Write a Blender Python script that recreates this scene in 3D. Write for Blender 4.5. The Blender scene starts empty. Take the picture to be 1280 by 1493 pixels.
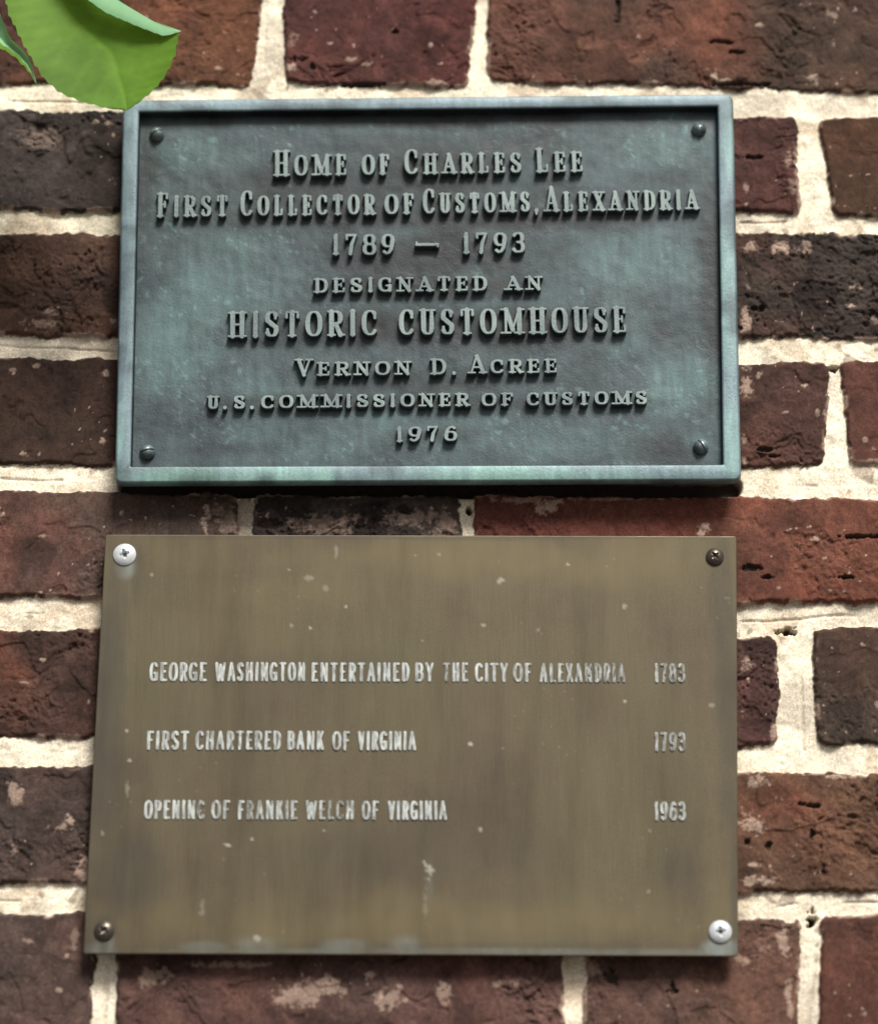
import bpy, bmesh, math, random
import numpy as np

C = bpy.context.scene
COL = C.collection
R = math.radians

# ------------------------------------------------------------------ camera
PW, PH = 1280.0, 1493.0            # size of the photograph
FPX = 4200.0                       # focal length in photograph pixels
PITCH = R(18.5)
DIST = 1.60
CAM = np.array([0.0, -DIST * math.cos(PITCH), 1.60])
ZC = CAM[2] + DIST * math.sin(PITCH)   # height on the wall of the picture centre
cd = bpy.data.cameras.new('camera')
cam = bpy.data.objects.new('camera', cd); COL.objects.link(cam)
cam.location = CAM
cam.rotation_euler = (R(90) + PITCH, 0, 0)
cd.sensor_fit = 'VERTICAL'; cd.sensor_height = 36.0
cd.lens = FPX / PH * 36.0
cd.clip_start = 0.05; cd.clip_end = 4000
cd.dof.use_dof = True; cd.dof.focus_distance = DIST; cd.dof.aperture_fstop = 3.4
C.camera = cam

# ------------------------------------------------------------------ world, sun
SUN_TO = np.array([0.30, -0.80, 1.00]); SUN_TO /= np.linalg.norm(SUN_TO)
w = bpy.data.worlds.new('World'); C.world = w; w.use_nodes = True
nt = w.node_tree; nt.nodes.clear()
sky = nt.nodes.new('ShaderNodeTexSky'); sky.sky_type = 'NISHITA'; sky.sun_disc = False
sky.sun_elevation = math.asin(SUN_TO[2])
sky.sun_rotation = math.atan2(SUN_TO[0], SUN_TO[1])
sky.air_density = 1.0; sky.dust_density = 5.0; sky.ozone_density = 0.6
bgn = nt.nodes.new('ShaderNodeBackground'); bgn.inputs['Strength'].default_value = 0.065
wo = nt.nodes.new('ShaderNodeOutputWorld')
nt.links.new(sky.outputs[0], bgn.inputs[0]); nt.links.new(bgn.outputs[0], wo.inputs[0])
ld = bpy.data.lights.new('sun', 'SUN'); ld.energy = 4.1; ld.angle = R(19); ld.color = (1.0, 0.95, 0.87)
sun = bpy.data.objects.new('sun', ld); COL.objects.link(sun)
from mathutils import Vector
sun.rotation_euler = Vector(SUN_TO).to_track_quat('Z', 'Y').to_euler()
sun.location = (2, -3, 5)
C.view_settings.view_transform = 'Standard'; C.view_settings.look = 'None'
C.view_settings.exposure = 0.24; C.view_settings.gamma = 1.0

# ------------------------------------------------------------------ helpers
def P(px, py, y=0.0):
    """point of the photograph -> point on the vertical plane at depth y"""
    px = np.asarray(px, float); py = np.asarray(py, float)
    u = (px - PW / 2) / FPX; v = (PH / 2 - py) / FPX
    c, s = math.cos(PITCH), math.sin(PITCH)
    dy = c - v * s; dz = s + v * c
    t = (y - CAM[1]) / dy
    return np.stack([CAM[0] + u * t, np.full_like(t, y), CAM[2] + dz * t], -1)

def srgb(r, g, b):
    f = lambda c: (c / 255 / 12.92) if c / 255 <= 0.04045 else ((c / 255 + 0.055) / 1.055) ** 2.4
    return np.array([f(r), f(g), f(b)])

def tag(o, label=None, cat=None, group=None, kind=None):
    if label: o['label'] = label
    if cat: o['category'] = cat
    if group: o['group'] = group
    if kind: o['kind'] = kind
    return o

def mesh_obj(name, verts, faces, mats, parent=None, smooth=True, fmat=None, attrs=None):
    me = bpy.data.meshes.new(name)
    verts = np.ascontiguousarray(verts, np.float32)
    if isinstance(faces, np.ndarray):
        n, k = faces.shape
        me.vertices.add(len(verts)); me.vertices.foreach_set('co', verts.ravel())
        me.loops.add(n * k); me.loops.foreach_set('vertex_index', faces.astype(np.int32).ravel())
        me.polygons.add(n)
        me.polygons.foreach_set('loop_start', np.arange(0, n * k, k, dtype=np.int32))
        me.update(calc_edges=True)
    else:
        me.from_pydata([tuple(v) for v in verts.tolist()], [], faces)
    if attrs:
        for an, (typ, data) in attrs.items():
            a = me.attributes.new(an, typ, 'POINT')
            a.data.foreach_set('color' if typ == 'FLOAT_COLOR' else 'value', np.ascontiguousarray(data, np.float32).ravel())
    me.polygons.foreach_set('use_smooth', np.full(len(me.polygons), smooth))
    for m in (mats if isinstance(mats, (list, tuple)) else [mats]): me.materials.append(m)
    if fmat is not None: me.polygons.foreach_set('material_index', np.asarray(fmat, np.int32))
    me.update()
    o = bpy.data.objects.new(name, me); COL.objects.link(o)
    if parent: o.parent = parent
    return o

_lat = {}
def vnoise(x, z, cx, cz=None, seed=0):
    """smooth value noise in 0..1 at arrays x, z (metres)"""
    cz = cz or cx
    if seed not in _lat: _lat[seed] = np.random.RandomState(seed).rand(512, 512).astype(np.float32)
    L = _lat[seed]
    x = np.asarray(x, np.float32); z = np.asarray(z, np.float32)
    ang = (.5 + (seed * 0.77) % 1.2) if 0.7 < cx / cz < 1.5 else ((seed * .37) % .12 - .06)
    ca, sa = math.cos(ang), math.sin(ang)
    gx = (x * ca + z * sa) / cx + 1000.37; gz = (z * ca - x * sa) / cz + 1000.71
    ix = np.floor(gx).astype(np.int32); iz = np.floor(gz).astype(np.int32)
    fx = gx - ix; fz = gz - iz
    fx = fx * fx * (3 - 2 * fx); fz = fz * fz * (3 - 2 * fz)
    a = L[iz & 511, ix & 511]; b = L[iz & 511, (ix + 1) & 511]
    c = L[(iz + 1) & 511, ix & 511]; d = L[(iz + 1) & 511, (ix + 1) & 511]
    return (a + (b - a) * fx) * (1 - fz) + (c + (d - c) * fx) * fz

def fbm(x, z, cx, octs=3, seed=0, cz=None, gain=0.5):
    cz = cz or cx
    out = 0; amp = 1; tot = 0
    for k in range(octs):
        out = out + amp * vnoise(x, z, cx / 2 ** k, cz / 2 ** k, seed + k * 7 + 1)
        tot += amp; amp *= gain
    return out / tot

def sstep(a, b, x):
    t = np.clip((x - a) / (b - a), 0, 1)
    return t * t * (3 - 2 * t)

# ------------------------------------------------------------------ materials
def new_mat(name):
    m = bpy.data.materials.new(name); m.use_nodes = True
    t = m.node_tree; t.nodes.clear()
    out = t.nodes.new('ShaderNodeOutputMaterial'); p = t.nodes.new('ShaderNodeBsdfPrincipled')
    t.links.new(p.outputs[0], out.inputs[0])
    return m, t, p, out

def nd(t, typ, **kw):
    n = t.nodes.new(typ)
    for k, v in kw.items(): setattr(n, k, v)
    return n

def objcoord(t, scale=(1, 1, 1)):
    tc = nd(t, 'ShaderNodeTexCoord'); mp = nd(t, 'ShaderNodeMapping')
    mp.inputs['Scale'].default_value = scale
    t.links.new(tc.outputs['Object'], mp.inputs[0]); return mp.outputs[0]

def noise(t, vec, scale, detail=4, rough=0.55):
    n = nd(t, 'ShaderNodeTexNoise'); n.inputs['Scale'].default_value = scale
    n.inputs['Detail'].default_value = detail; n.inputs['Roughness'].default_value = rough
    t.links.new(vec, n.inputs['Vector']); return n.outputs['Fac']

def ramp(t, fac, stops):
    r = nd(t, 'ShaderNodeValToRGB'); e = r.color_ramp.elements
    while len(e) < len(stops): e.new(0.5)
    for el, (pos, c) in zip(e, stops):
        el.position = pos; el.color = (*c, 1) if len(c) == 3 else c
    t.links.new(fac, r.inputs[0]); return r.outputs[0]

def mixc(t, fac, a, b, mode='MIX'):
    m = nd(t, 'ShaderNodeMix', data_type='RGBA', blend_type=mode)
    for sock, val in ((m.inputs[0], fac), (m.inputs[6], a), (m.inputs[7], b)):
        if hasattr(val, 'is_linked') or hasattr(val, 'links'): t.links.new(val, sock)
        else: sock.default_value = val if not isinstance(val, (tuple, list, np.ndarray)) else (*val[:3], 1)
    return m.outputs[2]

def bump(t, p, height, strength, dist):
    b = nd(t, 'ShaderNodeBump'); b.inputs['Strength'].default_value = strength; b.inputs['Distance'].default_value = dist
    t.links.new(height, b.inputs['Height']); t.links.new(b.outputs[0], p.inputs['Normal'])

def attr(t, name):
    a = nd(t, 'ShaderNodeAttribute', attribute_name=name); return a

# masonry: albedo of every brick and joint comes from the wall's own attribute
M_WALL, t, p, _ = new_mat('masonry')
v = objcoord(t)
a = attr(t, 'tone')
g = ramp(t, noise(t, v, 900, 3, 0.7), [(0.3, (0.62, 0.62, 0.62)), (0.7, (1.36, 1.36, 1.36))])
t.links.new(mixc(t, 1.0, a.outputs['Color'], g, 'MULTIPLY'), p.inputs['Base Color'])
p.inputs['Roughness'].default_value = 0.88; p.inputs['Specular IOR Level'].default_value = 0.25
bump(t, p, noise(t, v, 1100, 4, 0.7), 0.42, 0.0006)

# weathered bronze
def bronze(name, lo, hi, rough=(0.42, 0.62), spec=0.5, use_attr=True, metal=0.25, verd=(98, 128, 128)):
    m, t, p, _ = new_mat(name)
    v = objcoord(t)
    n1 = noise(t, v, 38, 6, 0.62); n2 = noise(t, objcoord(t, (260, 260, 40)), 1.0, 4, 0.6); n3 = noise(t, v, 700, 3, 0.7)
    base = ramp(t, n1, [(0.32, lo), (0.68, hi)])
    if use_attr == 'rub':
        rb = attr(t, 'rub')
        base = mixc(t, rb.outputs['Fac'], tuple(srgb(64, 74, 77)), base)
    elif use_attr:
        at = attr(t, 'patina')
        base = mixc(t, at.outputs['Fac'], base, tuple(srgb(*verd)))
        dk = attr(t, 'dirt_shade')
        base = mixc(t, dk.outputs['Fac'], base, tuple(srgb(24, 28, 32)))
    s = ramp(t, n2, [(0.3, (0.78, 0.78, 0.80)), (0.7, (1.15, 1.16, 1.14))])
    base = mixc(t, 1.0, base, s, 'MULTIPLY')
    s3 = ramp(t, n3, [(0.3, (0.86, 0.86, 0.86)), (0.72, (1.16, 1.16, 1.16))])
    base = mixc(t, 1.0, base, s3, 'MULTIPLY')
    t.links.new(base, p.inputs['Base Color'])
    p.inputs['Metallic'].default_value = metal; p.inputs['Specular IOR Level'].default_value = spec
    rr = ramp(t, n1, [(0.3, (rough[0],) * 3), (0.7, (rough[1],) * 3)])
    t.links.new(rr, p.inputs['Roughness'])
    bump(t, p, n3, 0.35, 0.0005)
    return m
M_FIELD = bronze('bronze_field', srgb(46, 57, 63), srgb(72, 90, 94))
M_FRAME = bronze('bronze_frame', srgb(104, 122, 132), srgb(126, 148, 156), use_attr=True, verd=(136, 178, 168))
M_CAST = bronze('bronze_letter', srgb(96, 110, 113), srgb(134, 150, 149), use_attr='rub')
M_BOLT = bronze('bronze_bolt', srgb(90, 100, 104), srgb(140, 156, 158), rough=(0.3, 0.4), use_attr=False, metal=0.5)

# tarnished brass sheet
M_BRASS, t, p, _ = new_mat('tarnished_brass')
v = objcoord(t)
n1 = noise(t, v, 9, 5, 0.6); n2 = noise(t, objcoord(t, (1500, 1500, 50)), 1.0, 4, 0.65); n3 = noise(t, v, 1200, 2, 0.7)
n4 = noise(t, objcoord(t, (60, 60, 9)), 1.0, 4, 0.6)
base = ramp(t, n1, [(0.34, srgb(80, 71, 57)), (0.5, srgb(90, 82, 64)), (0.66, srgb(94, 88, 67))])
base = mixc(t, 1.0, base, ramp(t, n2, [(0.3, (0.90, 0.90, 0.90)), (0.7, (1.10, 1.10, 1.10))]), 'MULTIPLY')
base = mixc(t, 1.0, base, ramp(t, n3, [(0.3, (0.86, 0.86, 0.86)), (0.7, (1.14, 1.14, 1.14))]), 'MULTIPLY')
base = mixc(t, 1.0, base, ramp(t, n4, [(0.3, (0.95, 0.96, 0.96)), (0.7, (1.05, 1.04, 1.03))]), 'MULTIPLY')
at = attr(t, 'patina'); base = mixc(t, at.outputs['Fac'], base, tuple(srgb(128, 138, 136)))
go = attr(t, 'gold'); base = mixc(t, go.outputs['Fac'], base, tuple(srgb(108, 98, 72)))
dk = attr(t, 'dirt_shade'); base = mixc(t, dk.outputs['Fac'], base, tuple(srgb(66, 63, 58)))
sp = attr(t, 'speck'); base = mixc(t, sp.outputs['Fac'], base, tuple(srgb(164, 162, 150)))
t.links.new(base, p.inputs['Base Color'])
p.inputs['Metallic'].default_value = 0.4
rrr = ramp(t, n4, [(0.3, (0.36,) * 3), (0.7, (0.56,) * 3)]); t.links.new(rrr, p.inputs['Roughness'])
bump(t, p, n2, 0.08, 0.0003)

M_PAINT, t, p, _ = new_mat('worn_white_fill')
v = objcoord(t, (900, 900, 160))
lo = attr(t, 'lost'); paint = ramp(t, noise(t, v, 1.0, 3, 0.6), [(0.36, srgb(128, 132, 130)), (0.52, srgb(172, 180, 180)), (0.7, srgb(204, 210, 207))])
pn = noise(t, objcoord(t, (620, 620, 190)), 1.0, 3, 0.6)
ad = nd(t, 'ShaderNodeMath', operation='ADD'); t.links.new(lo.outputs['Fac'], ad.inputs[0]); t.links.new(pn, ad.inputs[1])
fd = ramp(t, ad.outputs[0], [(0.68, (0, 0, 0)), (0.92, (1, 1, 1))])
t.links.new(mixc(t, fd, paint, tuple(srgb(96, 94, 88))), p.inputs['Base Color'])
p.inputs['Roughness'].default_value = 0.5

def plain(name, col, rough=0.5, metal=0.0, var=0.15, scale=500):
    m, t, p, _ = new_mat(name)
    v = objcoord(t)
    t.links.new(ramp(t, noise(t, v, scale, 4, 0.6), [(0.3, tuple(np.array(col) * (1 - var))), (0.7, tuple(np.array(col) * (1 + var)))]), p.inputs['Base Color'])
    p.inputs['Roughness'].default_value = rough; p.inputs['Metallic'].default_value = metal
    return m
M_SCREW_W = plain('bright_screw', srgb(204, 211, 216), 0.36, 0.25, 0.13, 330)
M_SCREW_D = plain('tarnished_screw', srgb(84, 78, 70), 0.32, 0.6, 0.2)
M_TWIG = plain('twig_bark', srgb(96, 92, 50), 0.7, 0, 0.2, 300)
M_PAVE = plain('paving', (0.10, 0.09, 0.08), 0.9, 0, 0.25, 6)

def leafmat(name, lo, hi, trans, tcol):
    m, t, p, out = new_mat(name)
    v = objcoord(t)
    base = ramp(t, noise(t, v, 34, 4, 0.6), [(0.36, lo), (0.7, hi)])
    at = attr(t, 'vein'); base = mixc(t, at.outputs['Fac'], base, tuple(np.array(hi) * 1.5))
    t.links.new(base, p.inputs['Base Color'])
    p.inputs['Roughness'].default_value = 0.6; p.inputs['Specular IOR Level'].default_value = 0.2
    tr = nd(t, 'ShaderNodeBsdfTranslucent'); tr.inputs[0].default_value = (*tcol, 1)
    mx = nd(t, 'ShaderNodeMixShader'); mx.inputs[0].default_value = trans
    t.links.new(p.outputs[0], mx.inputs[1]); t.links.new(tr.outputs[0], mx.inputs[2]); t.links.new(mx.outputs[0], out.inputs[0])
    return m
M_LEAF = leafmat('leaf_upper', srgb(78, 118, 34), srgb(108, 150, 52), 0.34, srgb(130, 176, 40))
M_LEAFB = leafmat('leaf_underside', srgb(116, 166, 122), srgb(138, 186, 140), 0.15, srgb(150, 190, 110))

# ------------------------------------------------------------------ pavement and sky
v0 = [(-600, -600, 0), (600, -600, 0), (600, 600, 0), (-600, 600, 0)]
tag(mesh_obj('pavement', v0, [(0, 1, 2, 3)], M_PAVE, smooth=False), kind='structure')

# ------------------------------------------------------------------ brick wall
MM = 0.001
def rgb(*c):
    k = srgb(c[0] * .98, c[1] * .97, c[2] * .93); return (k * .86 + k.mean() * .14) * .92
# visible bricks: four corners in the photograph (TL, TR, BR, BL), colour left, colour right, burn, roughness
BR = [
 # course above the bronze plaque
 ([(-170, -62), (392, -62), (366, 125), (-170, 119)], (84, 54, 46), (118, 74, 52), .35, 1.0),
 ([(413, -62), (702, -62), (681, 127), (413, 120)], (100, 56, 52), (98, 52, 48), .25, 1.1),
 ([(711, -62), (1310, -62), (1310, 135), (712, 117)], (116, 74, 60), (86, 64, 54), .3, 1.1),
 # beside the top of the plaque
 ([(-12, 158), (275, 164), (275, 309), (-12, 307)], (80, 70, 70), (62, 52, 50), .55, 1.2),
 ([(300, 165), (866, 166), (866, 309), (300, 309)], (84, 58, 50), (80, 56, 50), .3, 1.0),
 ([(890, 165), (1163, 168), (1166, 309), (890, 309)], (92, 62, 58), (94, 58, 54), .3, 1.0),
 ([(1193, 171), (1760, 150), (1760, 322), (1213, 315)], (92, 62, 46), (88, 60, 46), .05, .45),
 ([(-120, 336), (435, 342), (435, 491), (-120, 488)], (96, 68, 56), (72, 52, 46), .3, 1.1),
 ([(460, 336), (735, 336), (735, 491), (460, 491)], (84, 58, 50), (80, 56, 50), .3, 1.0),
 ([(760, 336), (1330, 338), (1330, 494), (760, 492)], (84, 60, 54), (70, 58, 54), .6, 1.1),
 ([(-240, 516), (320, 524), (320, 679), (-240, 676)], (72, 54, 46), (66, 50, 44), .35, .9),
 ([(345, 525), (620, 525), (620, 682), (345, 680)], (84, 58, 50), (80, 56, 50), .3, 1.0),
 ([(645, 527), (1209, 527), (1203, 680), (645, 687)], (84, 58, 50), (88, 60, 54), .2, .9),
 ([(1223, 525), (1505, 520), (1505, 678), (1238, 678)], (98, 62, 54), (96, 62, 54), .1, .5),
 # between the plaques
 ([(-200, 712), (346, 717), (350, 874), (-200, 871)], (110, 72, 64), (90, 74, 68), .25, .8),
 ([(370, 717), (672, 718), (673, 880), (370, 878)], (78, 64, 62), (86, 74, 70), .5, 1.4),
 ([(689, 719), (1310, 726), (1310, 879), (690, 883)], (112, 60, 50), (122, 72, 56), .12, .8),
 # beside the brass plate
 ([(-300, 912), (240, 918), (240, 1074), (-300, 1076)], (126, 74, 54), (78, 54, 48), .35, 1.1),
 ([(265, 920), (545, 922), (545, 1085), (265, 1082)], (84, 58, 50), (80, 56, 50), .3, 1.0),
 ([(570, 926), (1133, 928), (1137, 1087), (570, 1089)], (84, 58, 50), (92, 62, 60), .2, 1.0),
 ([(1182, 915), (1470, 910), (1470, 1088), (1194, 1085)], (80, 62, 54), (78, 60, 52), .1, .55),
 ([(-110, 1114), (445, 1118), (445, 1293), (-110, 1289)], (86, 68, 64), (78, 62, 58), .4, 1.1),
 ([(470, 1120), (755, 1121), (755, 1298), (470, 1295)], (84, 58, 50), (80, 56, 50), .3, 1.0),
 ([(780, 1122), (1335, 1126), (1335, 1301), (780, 1300)], (122, 78, 62), (106, 76, 60), .2, 1.1),
 # bottom course
 ([(-430, 1330), (144, 1328), (132, 1515), (-430, 1515)], (92, 76, 72), (92, 72, 68), .2, .9),
 ([(173, 1335), (824, 1338), (824, 1522), (167, 1522)], (96, 70, 66), (112, 78, 72), .3, 1.0),
 ([(851, 1336), (1172, 1340), (1160, 1522), (851, 1522)], (104, 74, 66), (112, 80, 70), .25, 1.0),
 ([(1194, 1333), (1760, 1332), (1760, 1522), (1192, 1522)], (98, 62, 52), (98, 62, 52), .08, .4),
]
rng = random.Random(5)
bricks = []
for q, cl, cr, burn, rg in BR:
    w4 = P([a[0] for a in q], [a[1] for a in q])
    bricks.append((w4[:, [0, 2]], rgb(*cl), rgb(*cr), burn, rg))
WX, WZ0, WZ1 = 1.7, 0.0, 3.4
JT = 0.0095
PAL = [(92, 62, 54), (110, 68, 56), (78, 60, 54), (98, 58, 52), (86, 66, 60), (116, 74, 58), (70, 54, 50)]
def fill_row(z0, z1, xa, xb, leftwards, start_long):
    lng = start_long
    x = xb if leftwards else xa
    while (x > xa if leftwards else x < xb):
        L = (0.212 if lng else 0.104) + rng.uniform(-.003, .003)
        lo, hi = (x - L, x) if leftwards else (x, x + L)
        lo = max(lo, -WX); hi = min(hi, WX)
        if hi - lo > 0.02:
            j = lambda: rng.uniform(-.0012, .0012)
            q = np.array([(lo + j(), z1 + j()), (hi + j(), z1 + j()), (hi + j(), z0 + j()), (lo + j(), z0 + j())])
            bricks.append((q, rgb(*rng.choice(PAL)), rgb(*rng.choice(PAL)), rng.uniform(.1, .5), rng.uniform(.5, 1.2)))
        x = lo - JT if leftwards else hi + JT
        lng = not lng
rows = {}
for i, (q, *_r) in enumerate(bricks):
    rows.setdefault(round((q[:, 1].mean()) / 0.04), []).append(i)
grp = []
for i in sorted(range(len(bricks)), key=lambda i: -bricks[i][0][:, 1].mean()):
    zc = bricks[i][0][:, 1].mean()
    if grp and abs(grp[-1][0] - zc) < 0.03: grp[-1][1].append(i)
    else: grp.append([zc, [i]])
ext = []
for zc, ids in grp:
    qs = [bricks[i][0] for i in ids]
    lq = min(qs, key=lambda q: q[:, 0].min()); rq = max(qs, key=lambda q: q[:, 0].max())
    ext.append((lq[3, 1], lq[0, 1], -WX, lq[:, 0].min() - JT, True, (lq[1, 0] - lq[0, 0]) < .15))
    ext.append((rq[2, 1], rq[1, 1], rq[:, 0].max() + JT, WX, False, (rq[1, 0] - rq[0, 0]) < .15))
for e in ext: fill_row(*e)
ztop = max(b[0][:, 1].max() for b in bricks[:3]) + JT
k = 0
while ztop < WZ1 - 0.02:
    z1 = min(ztop + 0.064, WZ1)
    fill_row(ztop, z1, -WX + (0.0 if k % 2 else 0.055), WX, False, k % 2 == 0); ztop = z1 + JT; k += 1
zbot = P(640, 1522)[2] - JT
while zbot > 0.02:
    z0 = max(zbot - 0.064, 0)
    fill_row(z0, zbot, -WX + (0.0 if k % 2 else 0.055), WX, False, k % 2 == 0); zbot = z0 - JT; k += 1

def axis(lo, hi, a, b, step):
    """fine spacing over the photographed patch, coarser further out"""
    grow = lambda d, s: min(s * 1.2, .0015 if d < .22 else .0045)
    mid = np.arange(a, b, step)
    l = [a]; s = step
    while l[-1] > lo: s = grow(a - l[-1], s); l.append(l[-1] - s)
    r = [mid[-1]]; s = step
    while r[-1] < hi: s = grow(r[-1] - b, s); r.append(r[-1] + s)
    l = np.array(l[1:])[::-1]; r = np.array(r[1:])
    l = l[l > lo + .001]; r = r[r < hi - .001]
    return np.concatenate([[lo], l, mid, r, [hi]])
ztl = P(640, -25)[2]; zbl = P(640, 1515)[2]; xr = P(1305, -20)[0]
xs = axis(-WX, WX, -xr, xr, 0.0006); zs = axis(WZ0, WZ1, zbl, ztl, 0.00062)
X, Z = np.meshgrid(xs.astype(np.float32), zs.astype(np.float32))
SD = np.full(X.shape, 0.05, np.float32)
TONE = np.zeros(X.shape + (3,), np.float32)
BOFF = np.zeros(X.shape, np.float32); BROUGH = np.ones(X.shape, np.float32); BURN = np.zeros(X.shape, np.float32)
edge_n = (fbm(X, Z, 0.016, 4, 11) - .5) * 0.0046 + (fbm(X, Z, 0.0030, 2, seed=15) - .5) * 0.0022
for bi, (q, cl, cr, burn, rg) in enumerate(bricks):
    pad = 0.008
    i0, i1 = np.searchsorted(xs, [q[:, 0].min() - pad, q[:, 0].max() + pad])
    k0, k1 = np.searchsorted(zs, [q[:, 1].min() - pad, q[:, 1].max() + pad])
    if i1 <= i0 or k1 <= k0: continue
    sl = (slice(k0, k1), slice(i0, i1))
    x = X[sl]; z = Z[sl]
    ds = []
    for e in range(4):
        a = q[e]; b = q[(e + 1) % 4]
        d = b - a; n = np.array([-d[1], d[0]]); n /= np.linalg.norm(n)     # outward for TL,TR,BR,BL order
        ds.append((x - a[0]) * n[0] + (z - a[1]) * n[1])
    hx = np.maximum(ds[1], ds[3]); hz = np.maximum(ds[0], ds[2])
    rad = 0.005
    d = np.hypot(np.maximum(hx + rad, 0), np.maximum(hz + rad, 0)) + np.minimum(np.maximum(hx, hz) + rad, 0) - rad
    d = d + edge_n[sl] * (0.5 + 0.5 * min(rg, 1.1))
    m = d < SD[sl]
    SD[sl] = np.where(m, d, SD[sl])
    br = random.Random(bi * 13 + 3)
    off = br.uniform(-.0004, .0009); tx = br.uniform(-.006, .006); tz = br.uniform(-.012, .012)
    cx, cz = q.mean(0)
    u = np.clip((x - q[:, 0].min()) / np.ptp(q[:, 0]), 0, 1)
    wv = sstep(.25, .75, u + (fbm(x, z, .03, 2, 90 + bi) - .5) * .9)[..., None]
    col = cl * (1 - wv) + cr * wv
    TONE[sl] = np.where(m[..., None], col, TONE[sl])
    BOFF[sl] = np.where(m, off + tx * (x - cx) + tz * (z - cz), BOFF[sl])
    BROUGH[sl] = np.where(m, rg, BROUGH[sl]); BURN[sl] = np.where(m, burn, BURN[sl])

inside = SD < 0
# relief of the brick faces: lumps, drag marks, pits, creases
lump = (fbm(X, Z, 0.016, 4, 21) - .5)
grain = (fbm(X, Z, 0.0036, 3, 31) - .5)
pz = vnoise(X, Z, .03, .024, 43)
pit = sstep(.70, .88, vnoise(X + .002 * grain, Z, .0046, .0036, 41) * .62 + .38 * vnoise(X, Z, .0015, .0013, 42) + (pz - .5) * .22)
wx = X + (vnoise(X, Z, .012, seed=55) - .5) * .012; wz = Z + (vnoise(X, Z, .014, seed=56) - .5) * .016 + (vnoise(X, Z, .004, seed=57) - .5) * .0022
crease = sstep(.76, .90, vnoise(wx, wz, .014, .0026, 51)) * sstep(.56, .70, vnoise(X, Z, .045, .03, 52))
flake = sstep(.58, .62, fbm(wx, wz, .020, 3, 61))
fine = fbm(X, Z, .0014, 2, 35, cz=.0019) - .5
flake2 = sstep(.55, .575, fbm(wx + .01, wz, .011, 4, 65))
patchy = .30 + 1.1 * sstep(.44, .70, fbm(X, Z, .040, 2, 37))
hb = BOFF + BROUGH * (lump * .0024 + patchy * (grain * .0009 + fine * .0009 - pit * .0009) - crease * .0013 * patchy - flake * .0008 - flake2 * .0007 * patchy)
tt = np.clip(-SD / .0030, 0, 1)
prof = 1 - (1 - tt) ** 3.2
mort = -.0030 + (fbm(X, Z, .012, 4, 71) - .5) * .0024 + (fbm(X, Z, .0022, 2, 75) - .5) * .0005
def stroke_line(ax, ay, bx, by, wpx):
    a = P(ax, ay); b = P(bx, by); dx, dz = b[0] - a[0], b[2] - a[2]
    t_ = np.clip(((X - a[0]) * dx + (Z - a[2]) * dz) / (dx * dx + dz * dz), 0, 1)
    d_ = np.hypot(X - a[0] - t_ * dx, Z - a[2] - t_ * dz + (vnoise(X, Z, .011, seed=72) - .5) * .0016)
    return 1 - sstep(.3, 1.0, d_ / (wpx * DIST / FPX))
tool = np.zeros_like(X)
for ln in [(0, 893, 150, 891, 3), (0, 502, 170, 508, 2.5), (0, 697, 90, 698, 3), (0, 1312, 125, 1315, 3), (1075, 511, 1280, 508, 2.5), (1075, 700, 1190, 706, 3), (1080, 905, 1280, 892, 3), (1168, 985, 1172, 1090, 4),
           (1190, 1385, 1178, 1493, 5), (157, 1405, 150, 1493, 6), (1080, 1322, 1280, 1313, 3), (1085, 1318, 1130, 1316, 5), (1080, 322, 1170, 322, 3), (388, 20, 385, 120, 3), (0, 145, 170, 146, 2.5)]:
    tool = np.maximum(tool, stroke_line(*ln))
tool = tool * sstep(.36, .55, vnoise(X, Z, .019, seed=73))
mort = mort - tool * .0009
hgt = np.where(inside, (mort - .0006) * (1 - prof) + hb * prof, mort)

# holes where mortar is missing
def blob(px, py, rx, rz, ang=0, warp=.35, seed=3):
    c = P(px, py); s = DIST / FPX
    dx = (X - c[0]) / (rx * s); dz = (Z - c[2]) / (rz * s)
    if ang:
        ca, sa = math.cos(ang), math.sin(ang); dx, dz = dx * ca + dz * sa, -dx * sa + dz * ca
    d = np.hypot(dx, dz)
    return d + (WARPN - .5) * 2.8 * warp + (WARPF - .5) * 1.8 * warp
WARPN = fbm(X, Z, .0055, 4, 6, gain=.65)
WARPF = fbm(X + .3, Z, .0019, 3, 8, gain=.6)
hole_shade = np.zeros_like(X)
for (px, py, rx, rz) in [(1185, 1341, 8, 13), (1148, 918, 16, 5), (1216, 536, 7, 4), (520, 122, 40, 2.5), (684, 744, 8, 8),  (1066, 122, 26, 3), (1188, 340, 20, 3),
                         (395, 762, 16, 9), (590, 742, 12, 8), (890, 1423, 7, 12), (980, 1440, 6, 10), (455, 95, 5, 8), (440, 85, 14, 5), (575, 45, 6, 4),
                         (1090, 1228, 6, 5), (1185, 1175, 14, 4), (1183, 1215, 4, 14), (1200, 1270, 5, 10), (1120, 1235, 6, 5), (1250, 782, 34, 3), (1095, 828, 12, 4), (1118, 842, 9, 3), (1230, 842, 14, 3),
                         (1115, 655, 12, 3), (1128, 664, 9, 3), (1105, 450, 12, 4), (1100, 230, 18, 3), (1070, 75, 16, 3), (1055, 60, 24, 3), (1095, 122, 24, 4), (900, 15, 4, 16)]:
    hole_shade = np.maximum(hole_shade, 1 - sstep(.6, 1.15, blob(px, py, rx, rz, 0, .75)))
# shadow band under the bronze plaque, carved into the joint and coloured dark
hole_shade = np.maximum(hole_shade, np.clip(stroke_line(188, 706, 1066, 710, 19) * 2.0 * (SD > -.0006), 0, 1))
hgt = hgt - hole_shade * np.where(inside, .0028, .009)
hgt = np.maximum(hgt, -.0135)

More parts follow.
